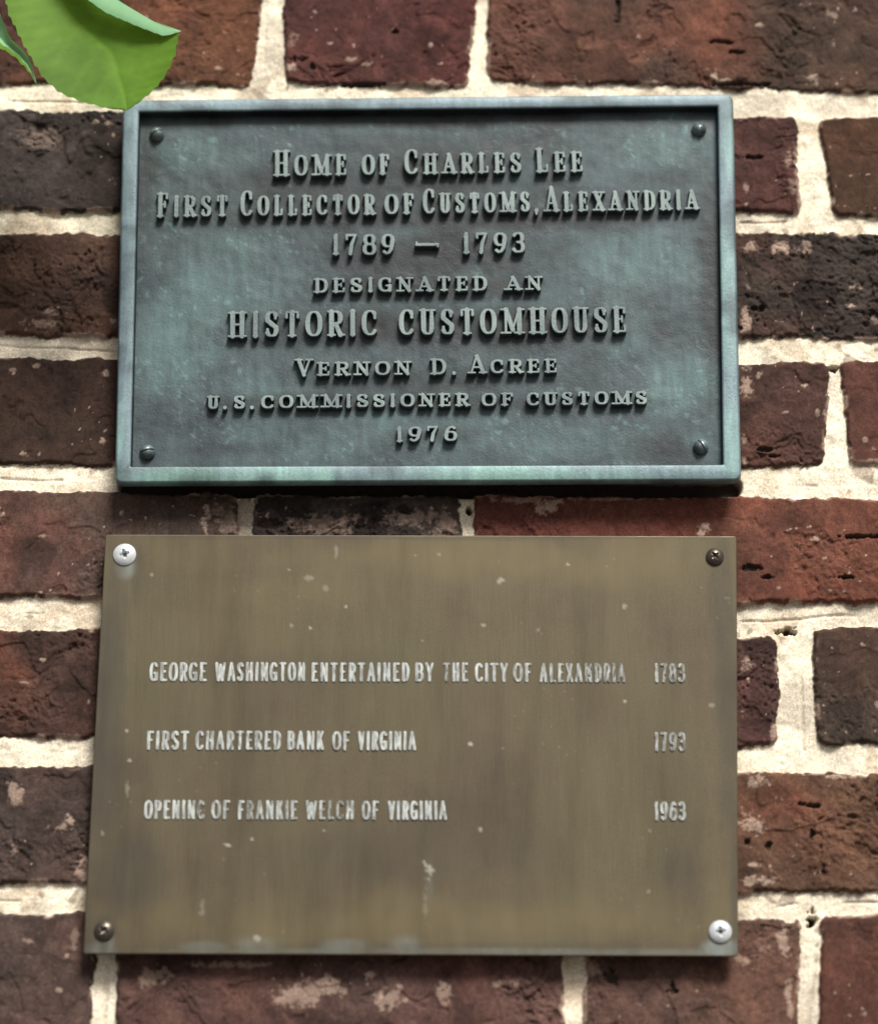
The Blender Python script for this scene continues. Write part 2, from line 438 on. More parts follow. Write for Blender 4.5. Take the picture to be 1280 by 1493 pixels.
# albedo
br_var = .42 + .82 * fbm(X, Z, .011, 5, 81, gain=.62)
br_var = br_var * (.8 + .4 * fbm(X, Z, .0017, 2, 87, cz=.0030))
col = TONE * (br_var[..., None] ** 1.25)
warm = (fbm(X, Z, .05, 2, 83) - .5)[..., None] * np.array([.40, .12, 0.0], np.float32)
col = col * (1 + warm)
burnm = sstep(.60, .70, fbm(wx, wz, .028, 4, 85) + (BURN - .3) * .25) * (.25 + BURN)
col = col * (1 - .72 * np.clip(burnm, 0, 1))[..., None]
# lime smears and flecks left from pointing
sm = np.zeros_like(X)
for (px, py, rx, rz, k) in [(1098, 360, 14, 10, .85), (1135, 360, 22, 9, .9), (1175, 358, 9, 12, .6), (1087, 470, 9, 24, .8), (1088, 560, 10, 30, .8), (1105, 548, 6, 8, .7), (1085, 670, 6, 14, .8),
                            (1090, 420, 6, 8, .4), (1240, 417, 8, 5, .8), (1240, 445, 8, 6, .9), (1255, 420, 5, 5, .5), (1275, 462, 4, 10, .6), (1105, 1140, 18, 14, .75), (1092, 1195, 16, 20, .8), (1100, 1285, 30, 7, .75),
                            (1100, 1262, 8, 4, .7), (1215, 1133, 14, 4, .8), (1088, 970, 12, 12, .6), (1127, 1065, 5, 18, .7), (1085, 640, 5, 8, .5),
                            (22, 1158, 12, 16, .7), (88, 1208, 16, 8, .7), (103, 1195, 7, 10, .9), (122, 1265, 9, 26, .8), (18, 1238, 8, 16, .5), (108, 1372, 6, 22, .4),
                            (300, 762, 7, 22, .8), (335, 760, 30, 22, .35), (360, 762, 6, 20, .6), (470, 760, 60, 18, .45), (600, 755, 50, 18, .5), (650, 765, 25, 20, .5), (795, 742, 26, 14, .75), (760, 728, 40, 6, .5),
                            (900, 727, 80, 4, .5), (435, 1452, 34, 16, .65), (475, 1440, 34, 14, .7), (570, 1455, 20, 16, .7), (540, 1422, 8, 5, .8), (330, 1405, 50, 6, .6), (225, 1425, 22, 14, .5), (650, 1450, 14, 18, .6),
                            (725, 1435, 24, 8, .5), (860, 1408, 16, 14, .6), (1142, 1380, 8, 24, .7), (1150, 1450, 5, 40, .7), (1088, 1400, 12, 8, .5), (1115, 1380, 10, 6, .5),
                            (160, 1180, 4, 4, .2), (60, 470, 26, 9, .5), (75, 455, 16, 6, .5), (165, 470, 8, 10, .5), (155, 545, 7, 6, .6), (153, 628, 5, 6, .9), (150, 642, 5, 6, .8), (18, 540, 7, 4, .7), (55, 533, 7, 5, .7),
                            (34, 662, 8, 5, .8), (62, 962, 5, 3, .9), (35, 995, 10, 4, .7), (130, 1022, 4, 5, .6), (60, 782, 7, 3, .6), (177, 748, 4, 4, .7), (3, 752, 5, 5, .8), (40, 1372, 10, 5, .5), (98, 1393, 6, 5, .9), (85, 1445, 5, 4, .8),
                            (425, 60, 9, 14, .6), (425, 98, 12, 6, .95), (512, 86, 14, 4, .8), (535, 92, 10, 4, .7), (557, 83, 4, 4, .8), (628, 65, 4, 6, .8), (636, 122, 20, 6, .7), (590, 122, 14, 4, .6),
                            (1042, 112, 10, 8, .95), (1055, 118, 12, 5, .8), (930, 55, 4, 4, .9), (1106, 36, 6, 3, .9), (1182, 112, 8, 7, .8), (1190, 122, 6, 8, .7), (1210, 20, 10, 10, .5), (960, 120, 20, 4, .5),
                            (1088, 298, 6, 5, .9), (1086, 275, 5, 10, .6), (1150, 232, 6, 14, .6), (1155, 270, 6, 12, .4), (1210, 216, 3, 3, .8), (1155, 728, 5, 4, .95), (1187, 786, 7, 4, .7), (1200, 814, 7, 4, .8), (1158, 828, 3, 3, .7),
                            (1135, 858, 5, 4, .6), (1210, 861, 8, 3, .7), (1230, 863, 5, 3, .6), (1256, 940, 4, 4, .9), (1278, 1028, 4, 8, .7), (1195, 1098 + 260, 6, 6, .6), (1258, 1478, 8, 4, .6), (318, 100, 5, 3, .8),
                            (215, 27, 4, 4, .6), (80, 178, 60, 10, .0), (60, 200, 40, 18, .25), (140, 178, 4, 3, .8), (160, 180, 5, 3, .6), (1025, 768, 10, 9, .95), (1022, 778, 6, 5, .9), (1190, 600, 4, 7, .6), (1142, 602, 6, 3, .9), (1260, 640, 7, 5, .7), (1270, 672, 10, 4, .5)]:
    sm = np.maximum(sm, k * .92 * (1 - sstep(.45, 1.10, blob(px, py, rx * .92, rz * .92, 0, .8, seed=6))))
dd = vnoise(X, Z, .0031, .0026, seed=95) * .6 + vnoise(X, Z, .0014, seed=96) * .4
fleck = sstep(.84, .88, dd) * sstep(.5, .6, vnoise(X, Z, .03, seed=97)) * .8
edge_sm = sstep(.0028, .0008, -SD) * sstep(.56, .66, fbm(X, Z, .012, 3, 98)) * .75
sm = np.maximum(sm, np.maximum(fleck, edge_sm)) * inside
smc = srgb(172, 150, 136) * (.75 + .5 * fbm(X, Z, .006, 3, 99))[..., None]
col = col * (1 - sm[..., None]) + smc * sm[..., None]
hgt = hgt + sm * .0005
mc = srgb(240, 231, 210) * (.76 + .44 * fbm(X, Z, .008, 4, 101))[..., None]
mst = sstep(.56, .70, fbm(wx, wz, .022, 4, 103))[..., None] * .40
mc = mc * (1 - mst) + srgb(176, 148, 118) * mst
mgr = sstep(.48, .66, fbm(X, Z, .03, 5, 107, gain=.62))[..., None] * .50
mc = mc * (1 - mgr) + srgb(168, 160, 146) * mgr
mc = mc * (1 - .15 * tool[..., None])
mspot = sstep(.80, .86, vnoise(X, Z, .0062, .0048, 105))[..., None] * .55 * sstep(.45, .6, vnoise(X, Z, .04, seed=106))[..., None]
mc = mc * (1 - mspot) + srgb(110, 84, 70) * mspot
msoot = (.7 * (1 - sstep(.6, 1.3, blob(357, 752, 22, 40, 0, .5))))[..., None]
mc = mc * (1 - msoot) + srgb(112, 98, 88) * msoot
wj = sstep(-.0004, .0003, SD)[..., None]
col = col * (1 - wj) + mc * wj
col = col * (1 - hole_shade[..., None]) + srgb(58, 48, 42) * hole_shade[..., None]  # dark fill of the holes; under the plaque it paints in the shadow band
col = np.clip(col, .006, .9)
# old soot film on the joint at the left of the brass plate is left out; the wall is evenly weathered

nz, nx = X.shape
V = np.stack([X, -hgt, Z], -1).reshape(-1, 3)
idx = np.arange(nz * nx, dtype=np.int32).reshape(nz, nx)
F = np.stack([idx[:-1, :-1], idx[:-1, 1:], idx[1:, 1:], idx[1:, :-1]], -1).reshape(-1, 4)
# solid core behind the facing
nb = len(V)
y0, y1 = .016, .33
core = np.array([(sx * (WX - .001), y, z) for y in (y0, y1) for z in (WZ0, WZ1 - .001) for sx in (-1, 1)])
V = np.concatenate([V, core])
cf = np.array([(0, 1, 3, 2), (5, 4, 6, 7), (4, 0, 2, 6), (1, 5, 7, 3), (2, 3, 7, 6)], np.int32) + nb
F = np.concatenate([F, cf])
colv = np.concatenate([col.reshape(-1, 3), np.tile(srgb(150, 110, 95), (8, 1))])
colv = np.concatenate([colv, np.ones((len(colv), 1))], 1)
wall = mesh_obj('brick_wall', V, F, M_WALL, attrs={'tone': ('FLOAT_COLOR', colv)})
tag(wall, 'weathered dark red brick wall with wide cream mortar joints behind both plaques', 'brick wall')
sharp = np.ones(len(F), bool); sharp[-5:] = False
wall.data.polygons.foreach_set('use_smooth', sharp)
del X, Z, V, F, col, colv, hgt, TONE

# ------------------------------------------------------------------ lettering from drawn strokes
def arc(cx, cy, rx, ry, a0, a1, n=18, pw=2.4):
    out = []
    for k in range(n + 1):
        a = R(a0 + (a1 - a0) * k / n); c, s = math.cos(a), math.sin(a)
        out.append((cx + rx * math.copysign(abs(c) ** (2 / pw), c), cy + ry * math.copysign(abs(s) ** (2 / pw), s), abs(c) ** 1.3))
    return out
SERIF = {}
def glyph(ch, sf):
    S = []; F = []       # strokes, serif feet (u, v, left, right)
    st = lambda u, a=0, b=1, k=1: S.append([(u, a, k), (u, b, k)])
    if ch == 'A':
        S += [[(.06, 0, 0), (.46, 1, .2)], [(.48, 1, .9), (.92, 0, 1)], [(.2, .32, 0), (.78, .32, 0)]]; F += [(.06, 0, 1, 1), (.92, 0, 1, 1)]
        if sf: S.append([(.36, 1, 0), (.5, 1, 0)])
    elif ch == 'B':
        st(.17); S += [[(.17, 1, 0)] + arc(.5, .755, .40, .245, 90, -90) + [(.17, .51, 0)], [(.3, .51, 0)] + arc(.52, .255, .46, .255, 90, -90) + [(.17, 0, 0)]]; F += [(.17, 0, 1, 0), (.17, 1, 1, 0)]
    elif ch == 'C':
        S += [arc(.52, .5, .5, .5, 42, 318, 26)]
        if sf: S += [[(.93, .96, 0), (.93, .70, .4)]]
    elif ch == 'D':
        st(.17); S += [[(.17, 1, 0)] + arc(.45, .5, .53, .5, 90, -90, 22) + [(.17, 0, 0)]]; F += [(.17, 0, 1, 0), (.17, 1, 1, 0)]
    elif ch in 'EF':
        st(.2); S += [[(.2, 1, 0), (.93, 1, 0)], [(.2, .52, 0), (.72, .52, 0)]]; F += [(.2, 1, 1, 0), (.2, 0, 1, 1 if ch == 'F' else 0)]
        if ch == 'E': S += [[(.2, 0, 0), (.97, 0, 0)]]
        if sf:
            S += [[(.95, 1, 0), (.95, .80, .3)], [(.72, .64, 0), (.72, .40, 0)]]
            if ch == 'E': S += [[(.99, 0, 0), (.99, .22, .3)]]
    elif ch == 'G':
        S += [arc(.50, .5, .5, .5, 42, 300, 26), [(.90, .04, 1), (.90, .42, 1)], [(.58, .42, 0), (.90, .42, 0)]]
        if sf: S += [[(.9, .96, 0), (.9, .72, .4)]]
    elif ch == 'H':
        st(.17); st(.83); S += [[(.17, .5, 0), (.83, .5, 0)]]; F += [(.17, 0, 1, 1), (.17, 1, 1, 1), (.83, 0, 1, 1), (.83, 1, 1, 1)]
    elif ch == 'I':
        st(.5); F += [(.5, 0, 1, 1), (.5, 1, 1, 1)]
    elif ch == 'K':
        st(.17); S += [[(.85, 1, 0), (.22, .40, 0)], [(.42, .60, .8), (.9, 0, 1)]]; F += [(.17, 0, 1, 1), (.17, 1, 1, 1), (.85, 1, 1, 1), (.9, 0, 1, 1)]
    elif ch == 'L':
        st(.22); S += [[(.22, 0, 0), (.97, 0, 0)]]; F += [(.22, 1, 1, 1), (.22, 0, 1, 0)]
        if sf: S += [[(.97, 0, 0), (.97, .26, .3)]]
    elif ch == 'M':
        S += [[(.12, 0, .1), (.12, 1, .1)], [(.14, 1, .9), (.5, .12, .9)], [(.5, .12, 0), (.86, 1, .2)], [(.87, 1, 1), (.87, 0, 1)]]; F += [(.12, 0, 1, 1), (.87, 0, 1, 1), (.12, 1, 1, 0), (.87, 1, 0, 1)]
    elif ch == 'N':
        S += [[(.14, 0, .1), (.14, 1, .1)], [(.14, 1, 1), (.86, 0, 1)], [(.86, 0, .1), (.86, 1, .1)]]; F += [(.14, 0, 1, 1), (.14, 1, 1, 0), (.86, 1, 1, 1)]
    elif ch in 'O0':
        S += [arc(.5, .5, .48, .5, 0, 360, 32)]
    elif ch in 'PR':
        st(.17); S += [[(.17, 1, 0)] + arc(.48, .735, .42, .265, 90, -90) + [(.17, .47, 0)]]; F += [(.17, 0, 1, 1), (.17, 1, 1, 0)]
        if ch == 'R': S += [[(.5, .47, .7), (.90, 0, 1)]]; F += [(.92, 0, 0, 1)]
    elif ch == 'S':
        up = [(x, y, .15 + .0 * k) for x, y, k in arc(.5, .745, .42, .255, 25, 180, 14)]
        S += [[(x, y, min(1, k)) for x, y, k in arc(.5, .745, .42, .255, 25, 200, 16)] + [(.30, .58, .9), (.50, .50, 1), (.72, .42, .9)] + [(x, y, k) for x, y, k in arc(.5, .255, .44, .255, 20, -155, 16)]]
        if sf: S += [[(.86, .97, 0), (.86, .74, .3)], [(.1, .03, 0), (.1, .27, .3)]]
    elif ch == 'T':
        st(.5); S += [[(.04, 1, 0), (.96, 1, 0)]]; F += [(.5, 0, 1, 1)]
        if sf: S += [[(.03, 1, 0), (.03, .78, .3)], [(.97, 1, 0), (.97, .78, .3)]]
    elif ch == 'U':
        S += [[(.15, 1, 1)] + [(x, y, max(k, 0)) for x, y, k in arc(.5, .28, .35, .28, 180, 360)] + [(.85, 1, .4 if sf else 1)]]; F += [(.15, 1, 1, 1), (.85, 1, 1, 1)]
    elif ch == 'V':
        S += [[(.08, 1, 1), (.5, 0, 1)], [(.5, 0, .3), (.92, 1, 0)]]; F += [(.08, 1, 1, 1), (.92, 1, 1, 1)]
    elif ch == 'W':
        S += [[(.05, 1, 1), (.28, 0, 1)], [(.28, 0, 0), (.5, .9, 0)], [(.5, .9, 1), (.74, 0, 1)], [(.74, 0, 0), (.95, 1, 0)]]
    elif ch == 'X':
        S += [[(.1, 1, 1), (.9, 0, 1)], [(.88, 1, 0), (.1, 0, 0)]]; F += [(.1, 1, 1, 1), (.88, 1, 1, 1), (.1, 0, 1, 1), (.9, 0, 1, 1)]
    elif ch == 'Y':
        S += [[(.06, 1, 1), (.5, .45, 1), (.5, 0, 1)], [(.94, 1, 0), (.5, .45, 0)]]
    elif ch == '1':
        st(.55); S += [[(.55, 1, .4), (.28, .84, 0)]]
        if sf: F += [(.55, 0, 1.1, 1.1)]
    elif ch == '3':
        S += [[(x, y, k) for x, y, k in arc(.45, .75, .42, .25, 150, -80, 18)] + [(.35, .52, 0)], [(.4, .52, 0)] + arc(.45, .26, .47, .26, 85, -155, 20)]
    elif ch in '69':
        pts = arc(.5, .31, .44, .31, 0, 360, 26)
        tail = [(.12, .34, 1), (.13, .55, 1), (.22, .78, .8), (.42, .95, .4), (.66, 1, .1), (.86, .90, .6)]
        if ch == '9': pts = [(1 - x, 1 - y, k) for x, y, k in pts]; tail = [(1 - x, 1 - y, k) for x, y, k in tail]
        S += [pts, tail]
    elif ch == '7':
        S += [[(.06, 1, .3), (.94, 1, .3)], [(.93, 1, .2), (.55, .5, .8), (.42, 0, 1)]]
        if sf: S += [[(.05, 1, .2), (.05, .78, .2)]]
    elif ch == '8':
        S += [arc(.5, .755, .40, .245, 0, 360, 26), arc(.5, .255, .46, .265, 0, 360, 26)]
    elif ch == ',':
        S += [[(.5, .02, 1.1), (.5, 0, 1.1), (.32, -.2, 0)]]
    elif ch == '.':
        S += [[(.5, 0, 1.15), (.5, .005, 1.15)]]
    elif ch == '-':
        S += [[(.02, .5, .7), (.98, .5, .7)]]
        if sf: S += [[(.02, .56, 0), (.02, .66, 0)], [(.98, .46, 0), (.98, .34, 0)]]
    return S, F
GW = {'I': .52, '1': .66, 'M': 1.38, 'W': 1.42, ',': .45, '.': .42, 'A': 1.08, 'O': 1.05, 'N': 1.1, 'H': 1.12, 'E': .92, 'F': .9, 'L': .9, 'S': .9, '3': .95, '7': .95}

def glyph_mesh(strokes, feet, W, H, stem, hair, sf, res, hgt, bev, erode=None, serif_len=None):
    """raised letter: heights from the distance to the stroke outline"""
    segs = []
    k2w = lambda k: hair + (stem - hair) * k
    mu = stem; mv = hair
    mapx = lambda u: mu * .9 + u * (W - 1.8 * mu)
    mapy = lambda v: mv + v * (H - 2 * mv)
    for s in strokes:
        pts = [(mapx(u), mapy(v), k2w(k)) for u, v, k in s]
        segs += list(zip(pts[:-1], pts[1:]))
    if sf:
        sl = serif_len or stem * 1.9
        for u, v, l, r in feet:
            x, y = mapx(u), mapy(v)
            segs.append(((x - sl * l, y, hair), (x + sl * r, y, hair)))
    pad = stem * 3 + res * 2
    gx = np.arange(-pad, W + pad, res); gy = np.arange(-pad - H * .25, H + pad, res)
    GX, GY = np.meshgrid(gx, gy)
    D = np.full(GX.shape, 1.0)
    for (ax, ay, aw), (bx, by, bw) in segs:
        dx, dy = bx - ax, by - ay; L2 = dx * dx + dy * dy + 1e-14
        tq = np.clip(((GX - ax) * dx + (GY - ay) * dy) / L2, 0, 1)
        D = np.minimum(D, np.hypot(GX - ax - tq * dx, GY - ay - tq * dy) - (aw + (bw - aw) * tq))
    if erode is not None: D = np.maximum(D, erode(GX, GY))
    gyv, gxv = np.gradient(D, res)
    gl = np.hypot(gxv, gyv) + 1e-9
    out = D > 0
    mv_ = np.where(out, np.minimum(D, res * 1.5), 0)
    GX = GX - gxv / gl * mv_; GY = GY - gyv / gl * mv_
    tq = np.clip(-D / bev, 0, 1)
    Hh = np.where(out, 0, hgt * (1 - (1 - tq) ** 2) ** .5)
    n0, n1 = D.shape
    idx = np.arange(n0 * n1).reshape(n0, n1)
    F = np.stack([idx[:-1, :-1], idx[:-1, 1:], idx[1:, 1:], idx[1:, :-1]], -1).reshape(-1, 4)
    keep = (D.ravel()[F] < 0).any(1)
    F = F[keep]
    used = np.unique(F); remap = np.zeros(n0 * n1, np.int64); remap[used] = np.arange(len(used))
    return GX.ravel()[used], GY.ravel()[used], Hh.ravel()[used], remap[F]

def set_line(name, words, plane_y, base_y, mat, parent, sf, res, hgt, bev, wear=None, cap_first=True, seed=0, lose=None):
    """words: (text, x0, x1, base_y_left, base_y_right, cap_px, small_px, stem_px, hair_px) in photograph pixels"""
    VX = []; FX = []; AX = []; n = 0
    rr = random.Random(seed)
    for wi, (txt, x0, x1, b0, b1, cap, small, stem, hair) in enumerate(words):
        A = P(x0, b0, plane_y); B = P(x1, b1, plane_y)
        T = P(x0, b0 - 100, plane_y)
        ex = B - A; Wt = np.linalg.norm(ex); ex = ex / Wt
        ez = np.array([-ex[2], 0, ex[0]])
        sz = np.linalg.norm(T - A) / 100; sx = Wt / (x1 - x0)
        ws = []
        for i, ch in enumerate(txt):
            big = (i == 0 and cap_first) or small == cap
            ws.append(GW.get(ch, 1.0) * (1.0 if big else (.9 if small < cap else 1)))
        gap = .22 if sf else .11
        tot = sum(ws) + gap * (len(ws) - 1)
        unit = Wt / tot; x = 0
        for i, ch in enumerate(txt):
            hp = cap if ((i == 0 and cap_first) or small == cap) else small
            if ch in ',.-': hp = small
            H = hp * sz; W = ws[i] * unit
            S, Fe = glyph(ch, sf)
            er = wear(txt, i, H, W, rr) if wear else None
            sl = min(stem * sx * 1.35, W * .20)
            gx, gy, gh, f = glyph_mesh(S, Fe, W, H, stem * sx * .5 * (1 if hp == cap or not sf else .95), hair * sx * .5, sf, res, hgt, bev, er, sl)
            if len(f):
                jit = rr.uniform(-.2, .2) * sz if sf else 0
                pts = A[None] + (x + gx)[:, None] * ex + (gy + jit)[:, None] * ez
                pts[:, 1] = base_y + (.00025 if sf else -.00004) - gh
                VX.append(pts); FX.append(f + n); n += len(pts)
                AX.append(np.full(len(pts), lose(txt, i) if lose else 0) if not sf else sstep(.93, 1.0, gh / hgt))
            x += W + gap * unit
    return mesh_obj(name, np.concatenate(VX), np.concatenate(FX), mat, parent, attrs={'rub' if sf else 'lost': ('FLOAT', np.concatenate(AX))})

# ------------------------------------------------------------------ quads with rounded corners
def inset(q, d):
    """q: 4x2 (x,z) TL,TR,BR,BL; positive d moves inwards; d may be 4 values (top,right,bottom,left)"""
    d = np.broadcast_to(np.asarray(d, float), (4,))
    L = []
    for e in range(4):
        a, b = q[e], q[(e + 1) % 4]; t_ = (b - a) / np.linalg.norm(b - a)
        n = np.array([t_[1], -t_[0]])                     # inwards
        L.append((a + n * d[e], t_))
    out = []
    for e in range(4):
        (a, t1), (b, t2) = L[(e - 1) % 4], L[e]
        s = np.linalg.solve(np.array([t1, -t2]).T, b - a)
        out.append(a + t1 * s[0])
    return np.array(out)

def rounded(q, r, n=6, side=70):
    pts = []
    for e in range(4):
        p0, p1, p2 = q[e - 1], q[e], q[(e + 1) % 4]
        a = (p0 - p1) / np.linalg.norm(p0 - p1); b = (p2 - p1) / np.linalg.norm(p2 - p1)
        c = p1 + (a + b) * r
        for k in range(n + 1):
            th = math.pi / 2 * k / n
            pts.append(c - b * r * math.cos(th) - a * r * math.sin(th))
    full = []
    for e in range(4):
        full += pts[e * (n + 1):(e + 1) * (n + 1)]
        a, b = pts[e * (n + 1) + n], pts[((e + 1) % 4) * (n + 1)]
        full += [a + (b - a) * k / (side + 1) for k in range(1, side + 1)]
    return np.array(full)

def loft(loops, cap_first=False, cap_last=False):
    """loops: list of (pts Nx2, y)"""
    V = []; F = []; N = len(loops[0][0])
    for pts, y in loops: V += [(p_[0], y, p_[1]) for p_ in pts]
    for l in range(len(loops) - 1):
        for k in range(N):
            a, b = l * N + k, l * N + (k + 1) % N
            F.append((a, a + N, b + N, b))
    if cap_first: F.append(tuple(range(N)))
    if cap_last: F.append(tuple(range((len(loops) - 1) * N + N - 1, (len(loops) - 1) * N - 1, -1)))
    return np.array(V), F

def sheet(q, y, step, relief, extra):
    """gridded face filling quad q at depth y; relief(x,z) height; extra attributes"""
    wN = int(np.linalg.norm(q[1] - q[0]) / step); hN = int(np.linalg.norm(q[3] - q[0]) / step)
    u = np.linspace(0, 1, wN)[None, :, None]; v_ = np.linspace(0, 1, hN)[:, None, None]
    G = (q[0] * (1 - u) + q[1] * u) * (1 - v_) + (q[3] * (1 - u) + q[2] * u) * v_
    x, z = G[..., 0], G[..., 1]
    V = np.stack([x, y - relief(x, z), z], -1).reshape(-1, 3)
    idx = np.arange(wN * hN).reshape(hN, wN)
    F = np.stack([idx[:-1, :-1], idx[1:, :-1], idx[1:, 1:], idx[:-1, 1:]], -1).reshape(-1, 4)
    return V, F, {k: ('FLOAT', np.clip(f(x, z), 0, 1)) for k, f in extra.items()}

def blobs(x, z, lst, y, warp=.5, seed=7, soft=0.0):
    out = np.zeros_like(x); s = DIST / FPX
    nn = (fbm(x, z, .022, 4, seed) - .5) * 2 * warp
    for (px, py, rx, rz, k) in lst:
        c = P(px, py, y)
        d = np.hypot((x - c[0]) / (rx * s), (z - c[2]) / (rz * s)) + nn
        out = np.maximum(out, k * (1 - sstep(.35 - soft, 1.15 + soft, d)))
    return out

# ------------------------------------------------------------------ bronze plaque
Y_FIELD, Y_FRONT, Y_BACK = -.0115, -.0180, -.0090
def quad(pts, y): return P([a[0] for a in pts], [a[1] for a in pts], y)[:, [0, 2]]
plaque = bpy.data.objects.new('bronze_plaque', None); COL.objects.link(plaque)
plaque.location = tuple(P(624, 700, -.010))
tag(plaque, 'green-grey cast bronze plaque with raised letters and a raised frame, above the plain brass plate', 'plaque')
qo = quad([(180, 145), (1068, 136), (1080, 700), (168, 704)], Y_FRONT)
qi = quad([(202, 162), (1047, 153.5), (1055, 678), (190, 681)], Y_FRONT)
def adopt(o, parent):
    o.parent = parent; o.matrix_parent_inverse = parent.matrix_world.inverted()
    return o
bpy.context.view_layer.update()
# frame: back edge, side, rounded lip, flat, inner lip, sloping inner side down to the field
loops = [(rounded(inset(qo, .0008), .004), Y_BACK), (rounded(inset(qo, -.0004), .004), Y_FRONT + .0035), (rounded(inset(qo, .0002), .004), Y_FRONT + .0012),
         (rounded(inset(qo, .0007), .0035), Y_FRONT + .0003), (rounded(inset(qo, .0014), .003), Y_FRONT),
         (rounded(inset(qi, -.0008), .0012), Y_FRONT), (rounded(inset(qi, -.0002), .001), Y_FRONT + .00015), (rounded(inset(qi, .0002), .0008), Y_FRONT + .0006), (rounded(inset(qi, .0004), .0007), Y_FRONT + .0012), (rounded(inset(qi, .0008), .0006), Y_FIELD + .0008)]
# subdivide along the sides for even shading attributes
V, F = loft(loops, cap_first=True)
nl = len(loops[0][0]); recess_shade = np.zeros(len(V)); recess_shade[-2 * nl:] = .92     # inner sides of the cast frame painted near-black to stand for shade
def vattr(V, f): return ('FLOAT', np.clip(f(V[:, 0], V[:, 2]), 0, 1))
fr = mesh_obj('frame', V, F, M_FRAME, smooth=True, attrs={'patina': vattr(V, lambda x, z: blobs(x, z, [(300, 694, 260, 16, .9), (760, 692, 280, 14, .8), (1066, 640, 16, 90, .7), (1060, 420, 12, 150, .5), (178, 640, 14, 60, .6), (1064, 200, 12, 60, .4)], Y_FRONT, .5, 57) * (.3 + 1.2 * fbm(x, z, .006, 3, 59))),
                                                            'dirt_shade': vattr(V, lambda x, z: .85 * sstep(.50, .72, fbm(x, z, .022, 4, 53, cz=.012)) * .6 + recess_shade)})
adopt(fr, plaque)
PAT = [(260, 470, 70, 130, .55), (330, 400, 120, 90, .35), (300, 225, 90, 40, .40), (310, 204, 14, 8, .95), (960, 215, 110, 45, .40), (985, 555, 60, 60, .60), (930, 390, 110, 60, .42), (500, 640, 200, 40, .25),
       (820, 640, 150, 40, .28), (380, 565, 90, 30, .35), (900, 470, 60, 60, .3), (1015, 650, 26, 22, .45), (540, 610, 80, 12, .35), (700, 610, 60, 25, .22), (540, 182, 5, 8, .8), (340, 528, 5, 3, .7), (350, 541, 5, 6, .8), (545, 556, 4, 5, .8), (718, 604, 4, 6, .9), (843, 398, 5, 3, .5)]
DIRT_SHADE = [(624, 168, 480, 26, .95), (420, 268, 140, 50, .7), (640, 318, 430, 28, .8), (640, 262, 210, 60, .75), (640, 370, 230, 50, .75), (620, 420, 220, 30, .8), (640, 478, 340, 44, .8), (212, 260, 22, 140, .6), (640, 555, 230, 26, .55), (330, 655, 130, 16, .4),
        (622, 588, 350, 20, .6), (620, 636, 80, 18, .5), (960, 655, 60, 30, .5), (1034, 400, 20, 240, .6), (800, 300, 240, 50, .5), (980, 262, 60, 20, .45), (760, 215, 120, 40, .5), (560, 215, 150, 30, .5), (860, 540, 40, 60, .4)]  # grime blotches mixed with shade painted under the top bar and around letters
V, F, at = sheet(inset(qi, .0002), Y_FIELD, .0011, lambda x, z: (fbm(x, z, .02, 3, 5) - .5) * .0007 + (fbm(x, z, .004, 2, 8) - .5) * .0002,
                 {'patina': lambda x, z: blobs(x, z, PAT, Y_FIELD, .45, 17) * (.15 + 1.5 * fbm(x, z, .005, 4, 27, cz=.022, gain=.65)) * .85 + sstep(.80, .86, vnoise(x, z, .0021, seed=77)) * sstep(.6, .7, vnoise(x, z, .02, seed=78)) * .5,
                  'dirt_shade': lambda x, z: blobs(x, z, DIRT_SHADE, Y_FIELD, .5, 19) * (.7 + .6 * fbm(x, z, .006, 3, 29))})
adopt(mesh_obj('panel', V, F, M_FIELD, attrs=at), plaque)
YL = Y_FIELD
HL, BV, RS = .0044, .00032, .00016
LINES = [
 ('HOME', 398, 507, 258.5, 256.5, 38, 31, 7.8, 4.3), ('OF', 527, 570, 256.5, 255.5, 30, 30, 7.8, 4.3), ('CHARLES', 589, 761, 255.5, 253, 37, 30, 7.8, 4.3), ('LEE', 780, 851, 253, 251.5, 36, 30, 7.8, 4.3)], [
 ('FIRST', 228, 334, 318, 316.5, 36, 31, 7.8, 4.3), ('COLLECTOR', 350, 548, 316.5, 314, 38, 30, 7.8, 4.3), ('OF', 560, 606, 314, 313, 30, 30, 7.8, 4.3), ('CUSTOMS,', 616, 786, 313, 310, 37, 30, 7.8, 4.3), ('ALEXANDRIA', 793, 1019, 310, 306.5, 37, 29, 7.8, 4.3)], [
 ('1789', 482, 577, 373.5, 372.5, 31, 31, 7.4, 4.6), ('-', 604, 642, 371, 370.5, 26, 26, 6.4, 4.2), ('1793', 672, 767, 371.5, 370, 31, 31, 7.4, 4.6)], [
 ('DESIGNATED', 457, 711, 428.5, 425, 22, 22, 6.9, 4.2), ('AN', 736, 791, 425, 424, 21, 21, 6.9, 4.2)], [
 ('HISTORIC', 332, 552, 493.5, 490.5, 38, 38, 8.6, 4.5), ('CUSTOMHOUSE', 581, 915, 490, 486, 38, 38, 8.6, 4.5)], [
 ('VERNON', 431, 600, 550, 548, 26, 21, 6.9, 4.2), ('D.', 627, 667, 547.5, 547, 24, 24, 6.9, 4.2), ('ACREE', 683, 813, 546.5, 544.5, 28, 21, 6.9, 4.2)], [
 ('U.', 302, 332, 598, 597.5, 20, 20, 6.9, 4.2), ('S.', 340, 372, 597.5, 597, 20, 20, 6.9, 4.2), ('COMMISSIONER', 380, 685, 597, 593.5, 20, 20, 6.9, 4.2), ('OF', 701, 750, 593.5, 593, 20, 20, 6.9, 4.2), ('CUSTOMS', 767, 944, 593, 590.5, 20, 20, 6.9, 4.2)], [
 ('1976', 575, 668, 646, 644, 23, 23, 6.8, 4.2)]
